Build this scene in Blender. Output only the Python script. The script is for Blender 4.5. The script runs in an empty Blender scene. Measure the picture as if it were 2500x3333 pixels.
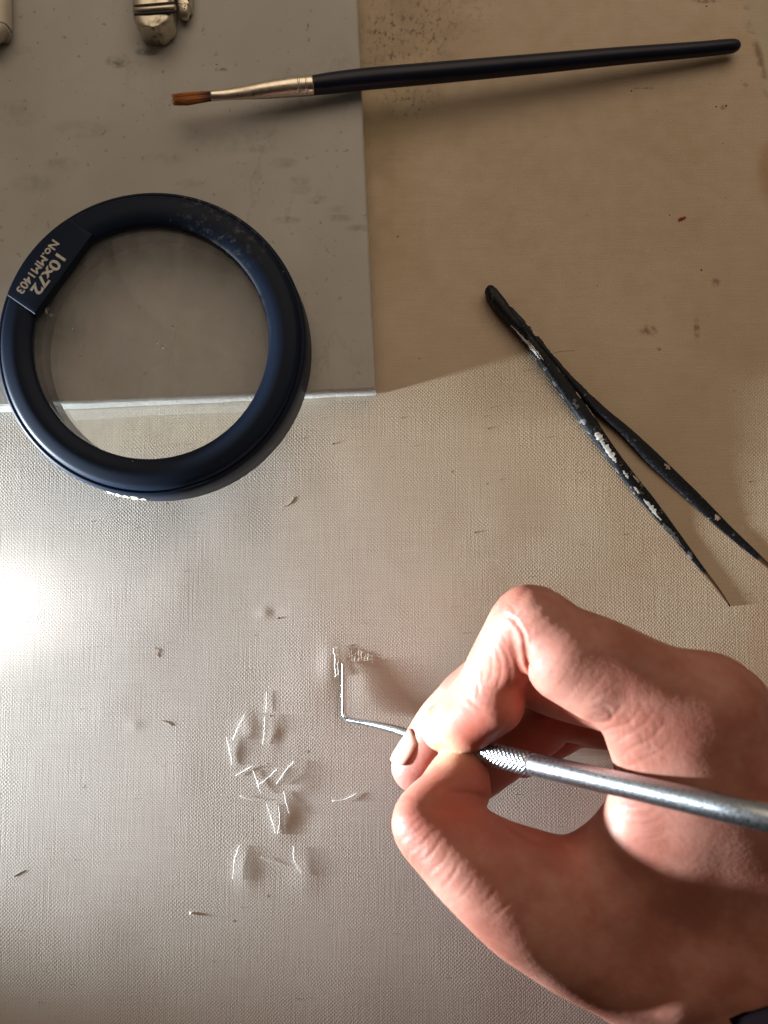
import bpy, bmesh, math, random
import numpy as np
from mathutils import Vector, Matrix
random.seed(7); rng = np.random.default_rng(7)
S = bpy.context.scene
COL = S.collection
PX = 0.09e-3          # metres of table per photo pixel
H = 0.225             # height of the camera over the canvas

TILT = math.radians(3.5)          # the phone looks slightly away from the worker
DC = H / math.cos(TILT); FP = DC / PX
CAM = Vector((0, -H * math.tan(TILT), H)); CR_, SR_ = math.cos(TILT), math.sin(TILT)
def W(px, py, z=0.0):
    """photo position and height in mm -> world point on the plane of that height"""
    x, y = (px - 1250) / FP, -(py - 1666.5) / FP
    d = Vector((x, y * CR_ + SR_, y * SR_ - CR_)); t = (z * 1e-3 - CAM.z) / d.z
    return CAM + d * t
def pxm(p):
    """metres per photo pixel at a world point"""
    q = Vector(p) - CAM; return (q.z * -CR_ + q.y * SR_) / FP

# ---------------------------------------------------------------- camera
cd = bpy.data.cameras.new('camera'); cam = bpy.data.objects.new('camera', cd); COL.objects.link(cam)
cd.sensor_fit = 'VERTICAL'; cd.sensor_height = 36; cd.sensor_width = 27
cd.lens = 36 * FP / 3333; cd.clip_start = 0.01; cd.clip_end = 10
cam.location = CAM; cam.rotation_euler = (TILT, 0, 0)
cd.dof.use_dof = True; cd.dof.focus_distance = H - 0.008; cd.dof.aperture_fstop = 13
S.camera = cam
# ---------------------------------------------------------------- light
S.view_settings.view_transform = 'Standard'; S.view_settings.look = 'None'
S.view_settings.exposure = 0; S.view_settings.gamma = 1
w = bpy.data.worlds.new('World'); S.world = w; w.use_nodes = True
bg = w.node_tree.nodes['Background']; bg.inputs[0].default_value = (1.0, 0.80, 0.60, 1); bg.inputs[1].default_value = 0.20
# the room: lighter towards the window side, dark where the worker leans over
_n = w.node_tree; _tc = _n.nodes.new('ShaderNodeTexCoord'); _sp = _n.nodes.new('ShaderNodeSeparateXYZ'); _mr = _n.nodes.new('ShaderNodeMapRange'); _mx = _n.nodes.new('ShaderNodeMix'); _mx.data_type = 'RGBA'
_n.links.new(_tc.outputs['Generated'], _sp.inputs[0]); _n.links.new(_sp.outputs['Y'], _mr.inputs[0]); _mr.inputs[1].default_value = -0.7; _mr.inputs[2].default_value = 0.6
_n.links.new(_mr.outputs[0], _mx.inputs[0]); _mx.inputs[6].default_value = (0.10, 0.07, 0.05, 1); _mx.inputs[7].default_value = (1.0, 0.80, 0.60, 1); _n.links.new(_mx.outputs[2], bg.inputs[0])
def area(name, loc, target, size, power, color):
    l = bpy.data.lights.new(name, 'AREA'); l.shape = 'ELLIPSE'; l.size, l.size_y = size; l.energy = power; l.color = color
    o = bpy.data.objects.new(name, l); COL.objects.link(o); o.location = loc
    o.rotation_euler = (Vector(target) - Vector(loc)).to_track_quat('-Z', 'Y').to_euler(); return o
area('room_light', (0.10, 0.54, 0.70), (0.02, 0.03, 0), (1.10, 0.80), 2.75, (1.0, 0.815, 0.62))
sl = bpy.data.lights.new('raking_lamp', 'SPOT'); sl.energy = 54.0; sl.color = (0.82, 0.93, 1.0)
sl.spot_size = math.radians(42); sl.spot_blend = 1.0; sl.shadow_soft_size = 0.013
lo = bpy.data.objects.new('raking_lamp', sl); COL.objects.link(lo)
lo.location = W(-3200, 2500, 0) + Vector((0, 0, 0.0262))
lo.rotation_euler = (W(1100, 2020, 5) - lo.location).to_track_quat('-Z', 'Y').to_euler()
s2 = bpy.data.lights.new('added_hot_spot', 'SPOT'); s2.energy = 1.35; s2.color = (0.93, 0.97, 1.0)  # extra spot added to make the bright pool at the left edge
s2.spot_size = math.radians(25); s2.spot_blend = 1.0; s2.shadow_soft_size = 0.006
l2 = bpy.data.objects.new('added_hot_spot', s2); COL.objects.link(l2); l2.location = W(-1000, 2060, 0) + Vector((0, 0, 0.045))
l2.rotation_euler = (W(-150, 1990) - l2.location).to_track_quat('-Z', 'Y').to_euler()
S.cycles.caustics_refractive = True; S.cycles.caustics_reflective = False
S.cycles.max_bounces = 8; S.cycles.sample_clamp_indirect = 3.0

# ---------------------------------------------------------------- helpers
def kpx(z, px=1250, py=1666): return pxm(W(px, py, z))
def link(name, me, mats=None, parent=None):
    o = bpy.data.objects.new(name, me); COL.objects.link(o)
    if mats is not None:
        for m in (mats if isinstance(mats, (list, tuple)) else [mats]): me.materials.append(m)
    if parent is not None: o.parent = parent
    return o
def tag(o, label=None, cat=None, group=None, kind=None):
    if label: o['label'] = label
    if cat: o['category'] = cat
    if group: o['group'] = group
    if kind: o['kind'] = kind
    return o
def empty(name, loc=(0, 0, 0)):
    o = bpy.data.objects.new(name, None); o.empty_display_size = 0.01; COL.objects.link(o); o.location = loc
    return o
def under(o, root):
    """parent while keeping world coordinates in the mesh"""
    o.parent = root; o.matrix_parent_inverse = Matrix.Translation(root.location).inverted(); return o
def mesh(name, v, f, smooth=True):
    me = bpy.data.meshes.new(name); me.from_pydata([tuple(p) for p in v], [], f); me.update()
    if smooth: me.shade_smooth()
    return me
def np_mesh(name, V, Q):
    me = bpy.data.meshes.new(name)
    me.vertices.add(len(V)); me.vertices.foreach_set('co', V.astype(np.float32).ravel())
    me.loops.add(Q.size); me.loops.foreach_set('vertex_index', Q.astype(np.int32).ravel())
    me.polygons.add(len(Q)); me.polygons.foreach_set('loop_start', np.arange(0, Q.size, Q.shape[1], dtype=np.int32))
    me.update(calc_edges=True); me.validate(); me.shade_smooth(); return me
def sweep(name, pts, rads, n=16, up=Vector((0, 0, 1)), power=1.0, caps=True, disp=None):
    """tube along pts; rads = radius or (side, vertical) radius per point; power<1 squares the section"""
    v, f = [], []; m = len(pts); pts = [Vector(p) for p in pts]
    for i, p in enumerate(pts):
        t = (pts[min(i + 1, m - 1)] - pts[max(i - 1, 0)]).normalized()
        s = t.cross(up)
        if s.length < 1e-6: s = t.cross(Vector((1, 0, 0)))
        s.normalize(); u = s.cross(t).normalized()
        r = rads[i]; a, b = (r if isinstance(r, tuple) else (r, r))
        for k in range(n):
            th = 2 * math.pi * k / n; c, q = math.cos(th), math.sin(th)
            cc = math.copysign(abs(c) ** power, c); qq = math.copysign(abs(q) ** power, q)
            e = 1 + (disp(i, k, th) if disp else 0)
            v.append(p + s * (a * cc * e) + u * (b * qq * e))
    for i in range(m - 1):
        for k in range(n):
            k2 = (k + 1) % n
            f.append((i * n + k, i * n + k2, (i + 1) * n + k2, (i + 1) * n + k))
    if caps:
        v.append(pts[0]); c0 = len(v) - 1; v.append(pts[-1]); c1 = len(v) - 1
        for k in range(n):
            k2 = (k + 1) % n
            f.append((c0, k2, k)); f.append((c1, (m - 1) * n + k, (m - 1) * n + k2))
    return mesh(name, v, f)
def spline(pts, n):
    """Catmull-Rom through rows of floats"""
    P = np.array(pts, float); out = []
    P = np.vstack([2 * P[0] - P[1], P, 2 * P[-1] - P[-2]])
    segs = len(P) - 3
    for i in range(n):
        s = i / (n - 1) * segs; j = min(int(s), segs - 1); t = s - j
        a, b, c, d = P[j], P[j + 1], P[j + 2], P[j + 3]
        out.append(0.5 * (2 * b + (c - a) * t + (2 * a - 5 * b + 4 * c - d) * t ** 2 + (3 * b - a - 3 * c + d) * t ** 3))
    return np.array(out)

# ---------------------------------------------------------------- node helpers
class NT:
    def __init__(s, name):
        s.m = bpy.data.materials.new(name); s.m.use_nodes = True; s.t = s.m.node_tree; s.n = s.t.nodes
        s.b = s.n['Principled BSDF']; s.out = s.n['Material Output']
    def new(s, typ, **kw):
        n = s.n.new(typ)
        for k, v in kw.items(): setattr(n, k, v)
        return n
    def put(s, sock, v):
        if hasattr(v, 'links') or isinstance(v, bpy.types.NodeSocket): s.t.links.new(v, sock)
        elif isinstance(v, (tuple, list)) and len(v) == 3 and sock.type == 'RGBA': sock.default_value = (*v, 1)
        else: sock.default_value = v
    def set(s, **kw):
        for k, v in kw.items(): s.put(s.b.inputs[k.replace('_', ' ')], v)
        return s
    def math(s, op, a, b=0.0, c=0.0, clamp=False):
        n = s.new('ShaderNodeMath', operation=op); n.use_clamp = clamp
        s.put(n.inputs[0], a); s.put(n.inputs[1], b); s.put(n.inputs[2], c); return n.outputs[0]
    def coord(s):
        n = s.new('ShaderNodeNewGeometry'); return n.outputs['Position']
    def objco(s):
        return s.new('ShaderNodeTexCoord').outputs['Object']
    def xyz(s, v):
        n = s.new('ShaderNodeSeparateXYZ'); s.put(n.inputs[0], v); return n.outputs
    def scale(s, v, sc):
        n = s.new('ShaderNodeMapping'); n.vector_type = 'TEXTURE' if False else 'POINT'; s.put(n.inputs[0], v); n.inputs['Scale'].default_value = sc; return n.outputs[0]
    def noise(s, v, sc, detail=3, rough=0.5, out='Fac'):
        n = s.new('ShaderNodeTexNoise'); s.put(n.inputs['Vector'], v); n.inputs['Scale'].default_value = sc
        n.inputs['Detail'].default_value = detail; n.inputs['Roughness'].default_value = rough; return n.outputs[out]
    def voro(s, v, sc, out='Distance', feat='F1'):
        n = s.new('ShaderNodeTexVoronoi', feature=feat); s.put(n.inputs['Vector'], v); n.inputs['Scale'].default_value = sc; return n.outputs[out]
    def ramp(s, v, a, b, lo=0.0, hi=1.0, smooth=True):
        n = s.new('ShaderNodeMapRange'); n.interpolation_type = 'SMOOTHSTEP' if smooth else 'LINEAR'
        s.put(n.inputs[0], v); n.inputs[1].default_value = a; n.inputs[2].default_value = b
        n.inputs[3].default_value = lo; n.inputs[4].default_value = hi; return n.outputs[0]
    def mix(s, f, a, b):
        n = s.new('ShaderNodeMix', data_type='RGBA'); s.put(n.inputs[0], f); s.put(n.inputs[6], a); s.put(n.inputs[7], b); return n.outputs[2]
    def bump(s, h, dist, strength=1.0, normal=None):
        n = s.new('ShaderNodeBump'); s.put(n.inputs['Height'], h); n.inputs['Distance'].default_value = dist
        n.inputs['Strength'].default_value = strength
        if normal is not None: s.put(n.inputs['Normal'], normal)
        return n.outputs[0]
    def blob(s, x, y, px, py, rx, ry):
        """soft 1..0 mask round a place on the table (radii in photo pixels)"""
        c = W(px, py)
        dx = s.math('DIVIDE', s.math('SUBTRACT', x, c.x), rx * PX); dy = s.math('DIVIDE', s.math('SUBTRACT', y, c.y), ry * PX)
        d = s.math('ADD', s.math('MULTIPLY', dx, dx), s.math('MULTIPLY', dy, dy))
        return s.ramp(d, 0.0, 1.0, 1.0, 0.0)
    def add(s, *a):
        r = a[0]
        for q in a[1:]: r = s.math('ADD', r, q)
        return r
def simple(name, col, rough=0.5, metal=0.0, spec=0.5, nz=None, bumpd=None):
    m = NT(name); c = m.objco()
    base = col
    if nz:
        base = m.mix(m.ramp(m.noise(c, nz[0], 4), 0.35, 0.65), tuple(x * nz[1] for x in col), col)
    m.set(Base_Color=base, Roughness=rough, Metallic=metal, Specular_IOR_Level=spec)
    if bumpd: m.set(Normal=m.bump(m.noise(c, bumpd[0], 3), bumpd[1]))
    return m.m

# ================================================================ MATERIALS
def canvas_material():
    m = NT('canvas'); p = m.coord(); X, Y, _ = m.xyz(p)
    T = 0.52e-3
    wob = m.noise(p, 60, 2, out='Color'); wx, wy, _ = m.xyz(wob)
    fine = m.noise(p, 900, 2, out='Color'); fx, fy, _ = m.xyz(fine)
    u = m.math('DIVIDE', m.add(X, m.math('MULTIPLY', wx, 0.0030), m.math('MULTIPLY', fx, 0.00028)), T)
    v = m.math('DIVIDE', m.add(Y, m.math('MULTIPLY', wy, 0.0030), m.math('MULTIPLY', fy, 0.00028)), T)
    su = m.math('SINE', m.math('MULTIPLY', u, math.pi)); sv = m.math('SINE', m.math('MULTIPLY', v, math.pi))
    chk = m.math('MULTIPLY', su, sv)
    cu = m.math('COSINE', m.math('MULTIPLY', u, 2 * math.pi)); cv = m.math('COSINE', m.math('MULTIPLY', v, 2 * math.pi))
    slub_v = m.noise(m.scale(p, (2200, 60, 1)), 1, 2); slub_h = m.noise(m.scale(p, (60, 2200, 1)), 1, 2)
    var = m.ramp(m.noise(p, 1300, 3), 0.25, 0.75, 0.25, 1.5)
    hgt = m.math('MULTIPLY', m.add(m.math('MULTIPLY', chk, 0.55), m.math('MULTIPLY', cu, -0.13), m.math('MULTIPLY', cv, -0.17)), var)
    hgt = m.add(hgt, m.math('MULTIPLY', slub_v, 1.0), m.math('MULTIPLY', slub_h, 0.75), m.math('MULTIPLY', m.noise(p, 4000, 3), 0.5))
    nrm = m.bump(hgt, 0.000036)
    # colour: warm size-stained linen, lamplit grey painted in at the lower left, yellower at the top
    base = m.mix(m.ramp(m.noise(p, 14, 4, 0.6), 0.35, 0.68), (0.52, 0.395, 0.27), (0.58, 0.455, 0.325))
    base = m.mix(m.math('MULTIPLY', m.ramp(m.noise(p, 38, 5, 0.65), 0.45, 0.75), 0.5), base, (0.47, 0.32, 0.20))
    grey = m.math('MULTIPLY', m.ramp(m.add(Y, m.math('MULTIPLY', X, 0.9)), -0.10, 0.09, 1.0, 0.0), 0.85)
    base = m.mix(grey, base, (0.45, 0.415, 0.39))
    yel = m.add(m.blob(X, Y, 1250, 100, 330, 620), m.blob(X, Y, 1230, 620, 190, 500))
    base = m.mix(m.math('MULTIPLY', yel, 0.45, clamp=True), base, (0.45, 0.335, 0.17))
    yel2 = m.math('MULTIPLY', m.blob(X, Y, 500, 1400, 600, 120), 0.4); base = m.mix(yel2, base, (0.55, 0.45, 0.28))
    # grime over the weave beside the slab
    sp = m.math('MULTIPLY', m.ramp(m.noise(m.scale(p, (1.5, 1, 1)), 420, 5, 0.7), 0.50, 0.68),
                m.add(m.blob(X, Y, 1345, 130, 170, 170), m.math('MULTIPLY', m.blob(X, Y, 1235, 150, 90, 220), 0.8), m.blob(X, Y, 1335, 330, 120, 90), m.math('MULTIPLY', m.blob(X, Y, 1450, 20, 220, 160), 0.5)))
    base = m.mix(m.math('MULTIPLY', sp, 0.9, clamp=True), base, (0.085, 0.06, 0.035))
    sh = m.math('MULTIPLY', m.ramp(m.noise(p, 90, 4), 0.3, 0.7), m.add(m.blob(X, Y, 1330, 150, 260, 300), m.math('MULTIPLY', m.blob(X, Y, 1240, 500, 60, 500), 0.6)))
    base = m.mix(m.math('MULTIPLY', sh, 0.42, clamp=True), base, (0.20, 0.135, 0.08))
    # pale pasted strip and rusty rim on the right edge
    edge = m.add(X, m.math('MULTIPLY', Y, 0.20), m.math('MULTIPLY', m.noise(p, 30, 3), 0.010))
    e0 = W(2440, 0); ev = e0.x + e0.y * 0.20 + 0.005
    top = m.ramp(Y, W(0, 700).y, W(0, 500).y)
    base = m.mix(m.math('MULTIPLY', m.math('MULTIPLY', m.ramp(edge, ev - 0.0006, ev + 0.0006), top), 0.7), base, (0.50, 0.44, 0.31))
    rim = m.math('MULTIPLY', m.math('MULTIPLY', m.ramp(m.math('ABSOLUTE', m.math('SUBTRACT', edge, ev)), 0.0, 0.0018, 1, 0), top), m.ramp(m.noise(p, 160, 4), 0.45, 0.65))
    base = m.mix(rim, base, (0.24, 0.14, 0.07))
    base = m.mix(m.math('MULTIPLY', m.blob(X, Y, 2520, 560, 70, 160), 0.8), base, (0.40, 0.22, 0.10))
    rd = m.math('MULTIPLY', m.add(m.blob(X, Y, 2500, 2300, 90, 700), m.math('MULTIPLY', m.blob(X, Y, 1700, 1950, 500, 130), 0.3)), 0.35)
    base = m.mix(rd, base, (0.50, 0.30, 0.19))
    # fly specks and rubbed stains
    vd = m.voro(p, 95); pick = m.voro(p, 95, 'Color'); pr, pg, _ = m.xyz(pick)
    spk = m.math('MULTIPLY', m.ramp(vd, 0.02, m_size := 0.055, 1, 0), m.ramp(pr, 0.80, 0.84))
    base = m.mix(m.math('MULTIPLY', spk, 0.75), base, (0.12, 0.07, 0.035))
    for (x_, y_, rx, ry) in ((2268, 1070, 14, 45), (2110, 1075, 40, 22), (2330, 920, 20, 20), (2145, 1135, 12, 10), (2427, 277, 12, 12), (2300, 1, 60, 14), (2355, 350, 14, 14), (2100, 287, 60, 4)):
        base = m.mix(m.math('MULTIPLY', m.blob(X, Y, x_, y_, rx, ry), m.ramp(m.noise(p, 700, 3), 0.4, 0.6, 0.2, 0.8)), base, (0.19, 0.11, 0.055))
    # streaky whitish patches, one of them at the tear
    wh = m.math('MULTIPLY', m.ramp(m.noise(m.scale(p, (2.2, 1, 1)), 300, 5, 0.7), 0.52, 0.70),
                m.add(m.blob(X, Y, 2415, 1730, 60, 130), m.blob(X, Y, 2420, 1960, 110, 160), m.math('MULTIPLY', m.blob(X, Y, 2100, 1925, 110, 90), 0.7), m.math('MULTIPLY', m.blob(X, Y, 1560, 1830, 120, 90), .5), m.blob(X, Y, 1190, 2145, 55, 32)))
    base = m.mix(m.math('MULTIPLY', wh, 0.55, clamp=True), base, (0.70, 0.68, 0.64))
    # weave relief shading put into the colour: grooves between weft threads darkened
    gr = m.add(m.math('MULTIPLY', m.ramp(cv, -0.2, 0.9), 0.10), m.math('MULTIPLY', m.ramp(slub_h, 0.35, 0.65), 0.08), m.math('MULTIPLY', m.ramp(chk, 0.1, -0.8), 0.10))
    base = m.mix(gr, base, (0.24, 0.17, 0.11))
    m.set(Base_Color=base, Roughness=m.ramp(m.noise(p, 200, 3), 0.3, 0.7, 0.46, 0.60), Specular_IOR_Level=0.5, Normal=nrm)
    m.set(Sheen_Weight=0.15, Sheen_Roughness=0.4)
    return m.m
def marble_material():
    m = NT('marble'); p = m.coord(); X, Y, _ = m.xyz(p)
    base = m.mix(m.ramp(m.noise(p, 16, 4, 0.6), 0.35, 0.7), (0.405, 0.385, 0.355), (0.485, 0.465, 0.43))
    wv = m.noise(m.scale(p, (1, 0.55, 1)), 22, 6, 0.62)
    vein = m.ramp(m.math('ABSOLUTE', m.math('SUBTRACT', wv, 0.5)), 0.0, 0.012, 1, 0)
    base = m.mix(m.math('MULTIPLY', m.math('MULTIPLY', vein, m.ramp(m.noise(p, 30, 2), 0.45, 0.62)), 0.22), base, (0.20, 0.165, 0.12))
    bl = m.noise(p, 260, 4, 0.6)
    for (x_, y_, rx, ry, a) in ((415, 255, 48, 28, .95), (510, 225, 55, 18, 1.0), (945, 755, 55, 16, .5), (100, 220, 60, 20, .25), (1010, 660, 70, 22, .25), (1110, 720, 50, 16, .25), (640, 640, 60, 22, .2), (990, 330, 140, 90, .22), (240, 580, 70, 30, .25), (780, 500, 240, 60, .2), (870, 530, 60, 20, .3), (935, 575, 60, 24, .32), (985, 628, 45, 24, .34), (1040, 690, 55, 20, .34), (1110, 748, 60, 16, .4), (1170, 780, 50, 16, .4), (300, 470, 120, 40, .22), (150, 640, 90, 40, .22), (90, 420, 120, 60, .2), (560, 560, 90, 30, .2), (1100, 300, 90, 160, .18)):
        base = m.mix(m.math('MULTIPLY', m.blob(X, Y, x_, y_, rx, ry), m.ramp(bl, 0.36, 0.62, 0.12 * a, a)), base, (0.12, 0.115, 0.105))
    base = m.mix(m.math('MULTIPLY', m.ramp(m.noise(p, 520, 3), 0.66, 0.72), 0.45), base, (0.17, 0.12, 0.08))
    vd = m.voro(p, 80); pr, pg, _ = m.xyz(m.voro(p, 80, 'Color'))
    base = m.mix(m.math('MULTIPLY', m.math('MULTIPLY', m.ramp(vd, 0.02, 0.06, 1, 0), m.ramp(pr, 0.8, 0.84)), 0.6), base, (0.12, 0.08, 0.05))
    for (x_, y_, rx, ry) in ((840, 23, 45, 3), (930, 23, 14, 3), (748, 24, 8, 4), (980, 23, 8, 4), (1011, 145, 4, 14), (1013, 187, 4, 10), (745, 282, 16, 9), (680, 268, 7, 4), (724, 265, 6, 4), (1000, 322, 4, 12)):
        base = m.mix(m.math('MULTIPLY', m.blob(X, Y, x_, y_, rx, ry), m.ramp(m.noise(p, 900, 3), 0.35, 0.55, 0.1, 0.85)), base, (0.10, 0.075, 0.03))
    saw = m.noise(m.scale(p, (1, 1, 0.3)), 1500, 3)
    n_ = m.new('ShaderNodeNewGeometry'); nz = m.xyz(n_.outputs['Normal'])[2]
    side = m.ramp(nz, 0.2, 0.7, 1, 0)
    base = m.mix(m.math('MULTIPLY', side, m.ramp(saw, 0.3, 0.7, 0.4, 0.95)), base, (0.42, 0.43, 0.42))
    m.set(Base_Color=base, Roughness=0.42, Specular_IOR_Level=0.4, Normal=m.bump(m.add(m.noise(p, 900, 3), m.math('MULTIPLY', m.math('MULTIPLY', side, saw), 6)), 0.00003))
    m.set(Subsurface_Weight=0.15, Subsurface_Radius=(0.002, 0.002, 0.0015), Subsurface_Scale=1.0)
    return m.m
def skin_material():
    m = NT('skin'); p = m.coord(); X, Y, Z = m.xyz(p)
    n1 = m.noise(p, 55, 4, 0.6); n2 = m.noise(p, 260, 3)
    base = m.mix(m.ramp(n1, 0.35, 0.65), (0.285, 0.098, 0.068), (0.42, 0.19, 0.142))
    base = m.mix(m.math('MULTIPLY', m.ramp(n2, 0.45, 0.65), 0.35), base, (0.34, 0.11, 0.075))
    at = m.new('ShaderNodeAttribute', attribute_name='flush'); 
    base = m.mix(m.math('MULTIPLY', at.outputs['Fac'], 0.6), base, (0.46, 0.10, 0.06))
    ad = m.new('ShaderNodeAttribute', attribute_name='dim_tint'); base = m.mix(m.math('MULTIPLY', ad.outputs['Fac'], 0.75), base, (0.26, 0.115, 0.10))  # dim light on the lower fingers put into the skin colour
    ap = m.new('ShaderNodeAttribute', attribute_name='pale')
    base = m.mix(m.math('MULTIPLY', ap.outputs['Fac'], 0.7), base, (0.62, 0.42, 0.26))
    cells = m.voro(p, 1500, feat='F1'); cells2 = m.voro(m.scale(p, (1, 1.7, 1.2)), 700)
    wr = m.noise(m.scale(p, (1, 0.30, 1)), 900, 3)
    fold = m.noise(m.scale(p, (0.8, 0.35, 0.6)), 420, 2)
    aw = m.new('ShaderNodeAttribute', attribute_name='wrinkle')
    h = m.add(m.math('MULTIPLY', cells, 0.35), m.math('MULTIPLY', cells2, 0.5), m.math('MULTIPLY', m.math('MULTIPLY', wr, aw.outputs['Fac']), 1.6), m.math('MULTIPLY', m.math('MULTIPLY', fold, aw.outputs['Fac']), 3.0))
    m.set(Base_Color=base, Roughness=m.ramp(n2, 0.3, 0.7, 0.50, 0.64), Specular_IOR_Level=0.35, Normal=m.bump(h, 0.000055))
    m.set(Subsurface_Weight=0.55, Subsurface_Radius=(0.0035, 0.0012, 0.0007), Subsurface_Scale=1.0)
    return m.m
def black_paint_material(name, worn):
    """tweezers: black lacquer chipped down to pale primer, tips bare"""
    m = NT(name); p = m.coord(); X, Y, Z = m.xyz(p)
    co = m.new('ShaderNodeAttribute', attribute_name='along').outputs['Fac']
    n = m.noise(m.scale(p, (1, 1, 1)), 330, 5, 0.6)
    scr = m.noise(p, 1400, 3, 0.6)
    base = m.mix(m.ramp(scr, 0.5, 0.75), (0.007, 0.008, 0.010), (0.024, 0.025, 0.030))
    base = m.mix(m.math('MULTIPLY', m.ramp(n, 0.66 - worn, 0.70 - worn), 0.55), base, (0.20, 0.19, 0.19))
    tip = m.ramp(m.add(co, m.math('MULTIPLY', n, 0.10)), 0.88, 0.92)
    base = m.mix(tip, base, (0.10, 0.055, 0.032))
    m.set(Base_Color=base, Roughness=m.ramp(scr, 0.4, 0.6, 0.38, 0.6), Specular_IOR_Level=0.22, Normal=m.bump(n, 0.00004))
    return m.m
def metal_material(name, col, rough, grime=0.3, scale=600):
    m = NT(name); p = m.coord()
    n = m.noise(p, scale, 5, 0.65)
    base = m.mix(m.math('MULTIPLY', m.ramp(n, 0.52, 0.72), grime), col, tuple(c * 0.25 for c in col))
    m.set(Base_Color=base, Metallic=1.0, Roughness=m.ramp(n, 0.3, 0.7, rough * 0.8, rough * 1.35), Normal=m.bump(n, 0.00003))
    return m.m
def glass_material():
    """lens: refracting glass, part of the light passing straight, thin film of dust"""
    m = NT('lens_glass'); p = m.coord()
    m.set(Base_Color=(1, 1, 1), Roughness=0.0, Transmission_Weight=1.0, IOR=1.50)
    tr = m.new('ShaderNodeBsdfTransparent'); mx = m.new('ShaderNodeMixShader'); m.put(mx.inputs[0], 0.80)
    m.t.links.new(m.b.outputs[0], mx.inputs[1]); m.t.links.new(tr.outputs[0], mx.inputs[2])
    df = m.new('ShaderNodeBsdfDiffuse'); df.inputs[0].default_value = (.8, .78, .76, 1); m2 = m.new('ShaderNodeMixShader')
    m.put(m2.inputs[0], m.ramp(m.noise(m.scale(p, (1, .5, 1)), 120, 5, .7), .35, .75, .06, .15))
    m.t.links.new(mx.outputs[0], m2.inputs[1]); m.t.links.new(df.outputs[0], m2.inputs[2]); m.t.links.new(m2.outputs[0], m.out.inputs[0])
    return m.m
M_CANVAS = canvas_material(); M_MARBLE = marble_material(); M_SKIN = skin_material(); M_GLASS = glass_material()
def rim_material():
    m = NT('blue_black_plastic'); p = m.coord(); X, Y, _ = m.xyz(p)
    d = m.noise(p, 500, 5, 0.7)
    dust = m.math('MULTIPLY', m.ramp(d, 0.5, 0.72), m.add(m.blob(X, Y, 790, 830, 190, 170), m.math('MULTIPLY', m.blob(X, Y, 690, 730, 80, 70), .7)))
    base = m.mix(m.math('MULTIPLY', dust, 0.35, clamp=True), (0.004, 0.010, 0.026), (0.30, 0.28, 0.26))
    vd = m.voro(p, 330); pr, _, _ = m.xyz(m.voro(p, 330, 'Color'))
    base = m.mix(m.math('MULTIPLY', m.math('MULTIPLY', m.ramp(vd, 0.03, 0.08, 1, 0), m.ramp(pr, 0.9, 0.93)), 0.5), base, (0.5, 0.5, 0.48))
    m.set(Base_Color=base, Roughness=0.50, Specular_IOR_Level=0.16, Normal=m.bump(m.noise(p, 2500, 3), 0.000015))
    return m.m
M_RIM = rim_material()
M_PRINT = simple('print_grey', (0.62, 0.58, 0.52), 0.6, nz=(900, 0.75))
M_PLASTER = simple('dried_plaster', (0.62, 0.60, 0.48), 0.9, nz=(900, 0.65), bumpd=(2500, 0.0002))
M_NAVY = simple('navy_lacquer', (0.006, 0.008, 0.024), 0.36, spec=0.32, nz=(200, 0.7))
M_FERRULE = metal_material('ferrule_metal', (0.74, 0.66, 0.55), 0.30, 0.25, 300)
M_STEEL = metal_material('steel', (0.43, 0.45, 0.475), 0.30, 0.2, 2200)
M_NEEDLE = metal_material('polished_steel', (0.50, 0.52, 0.54), 0.20, 0.2, 1300)
M_SILVER = metal_material('tarnished_silver', (0.62, 0.56, 0.45), 0.38, 0.8, 260)
M_BLACK = black_paint_material('worn_black_lacquer', 0.02); M_BLACK2 = black_paint_material('scuffed_black_lacquer', 0.075)
M_CHIP = simple('pale_primer', (0.80, 0.79, 0.76), 0.6, nz=(800, 0.75))
M_CHIP2 = simple('pinkish_primer', (0.58, 0.45, 0.38), 0.7, nz=(800, 0.6))
M_FIBRE = simple('white_fibre', (0.86, 0.86, 0.84), 0.5)
M_CRUMB = simple('dark_crumb', (0.035, 0.025, 0.018), 0.8, nz=(2000, 0.4))
M_RED = simple('red_wax', (0.55, 0.05, 0.025), 0.5, nz=(900, 0.5))
M_BROWN = simple('brown_fibre', (0.30, 0.15, 0.08), 0.7)
M_WHITE = simple('ivory_plastic', (0.66, 0.61, 0.50), 0.45, nz=(60, 0.85))
M_DARK = simple('dark_recess', (0.03, 0.025, 0.02), 0.7)
M_CLOTH = simple('dark_cloth', (0.004, 0.002, 0.003), 0.95, spec=0.05, bumpd=(1800, 0.00008))
M_NAIL = NT('nail').set(Base_Color=(0.46, 0.27, 0.22), Roughness=0.22, Specular_IOR_Level=0.6, Subsurface_Weight=0.3, Subsurface_Radius=(0.002, 0.001, 0.0006), Subsurface_Scale=1.0).m
M_DROP = NT('clear_drop').set(Base_Color=(0.95, 0.93, 0.88), Roughness=0.08, Transmission_Weight=1.0, IOR=1.47).m

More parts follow.
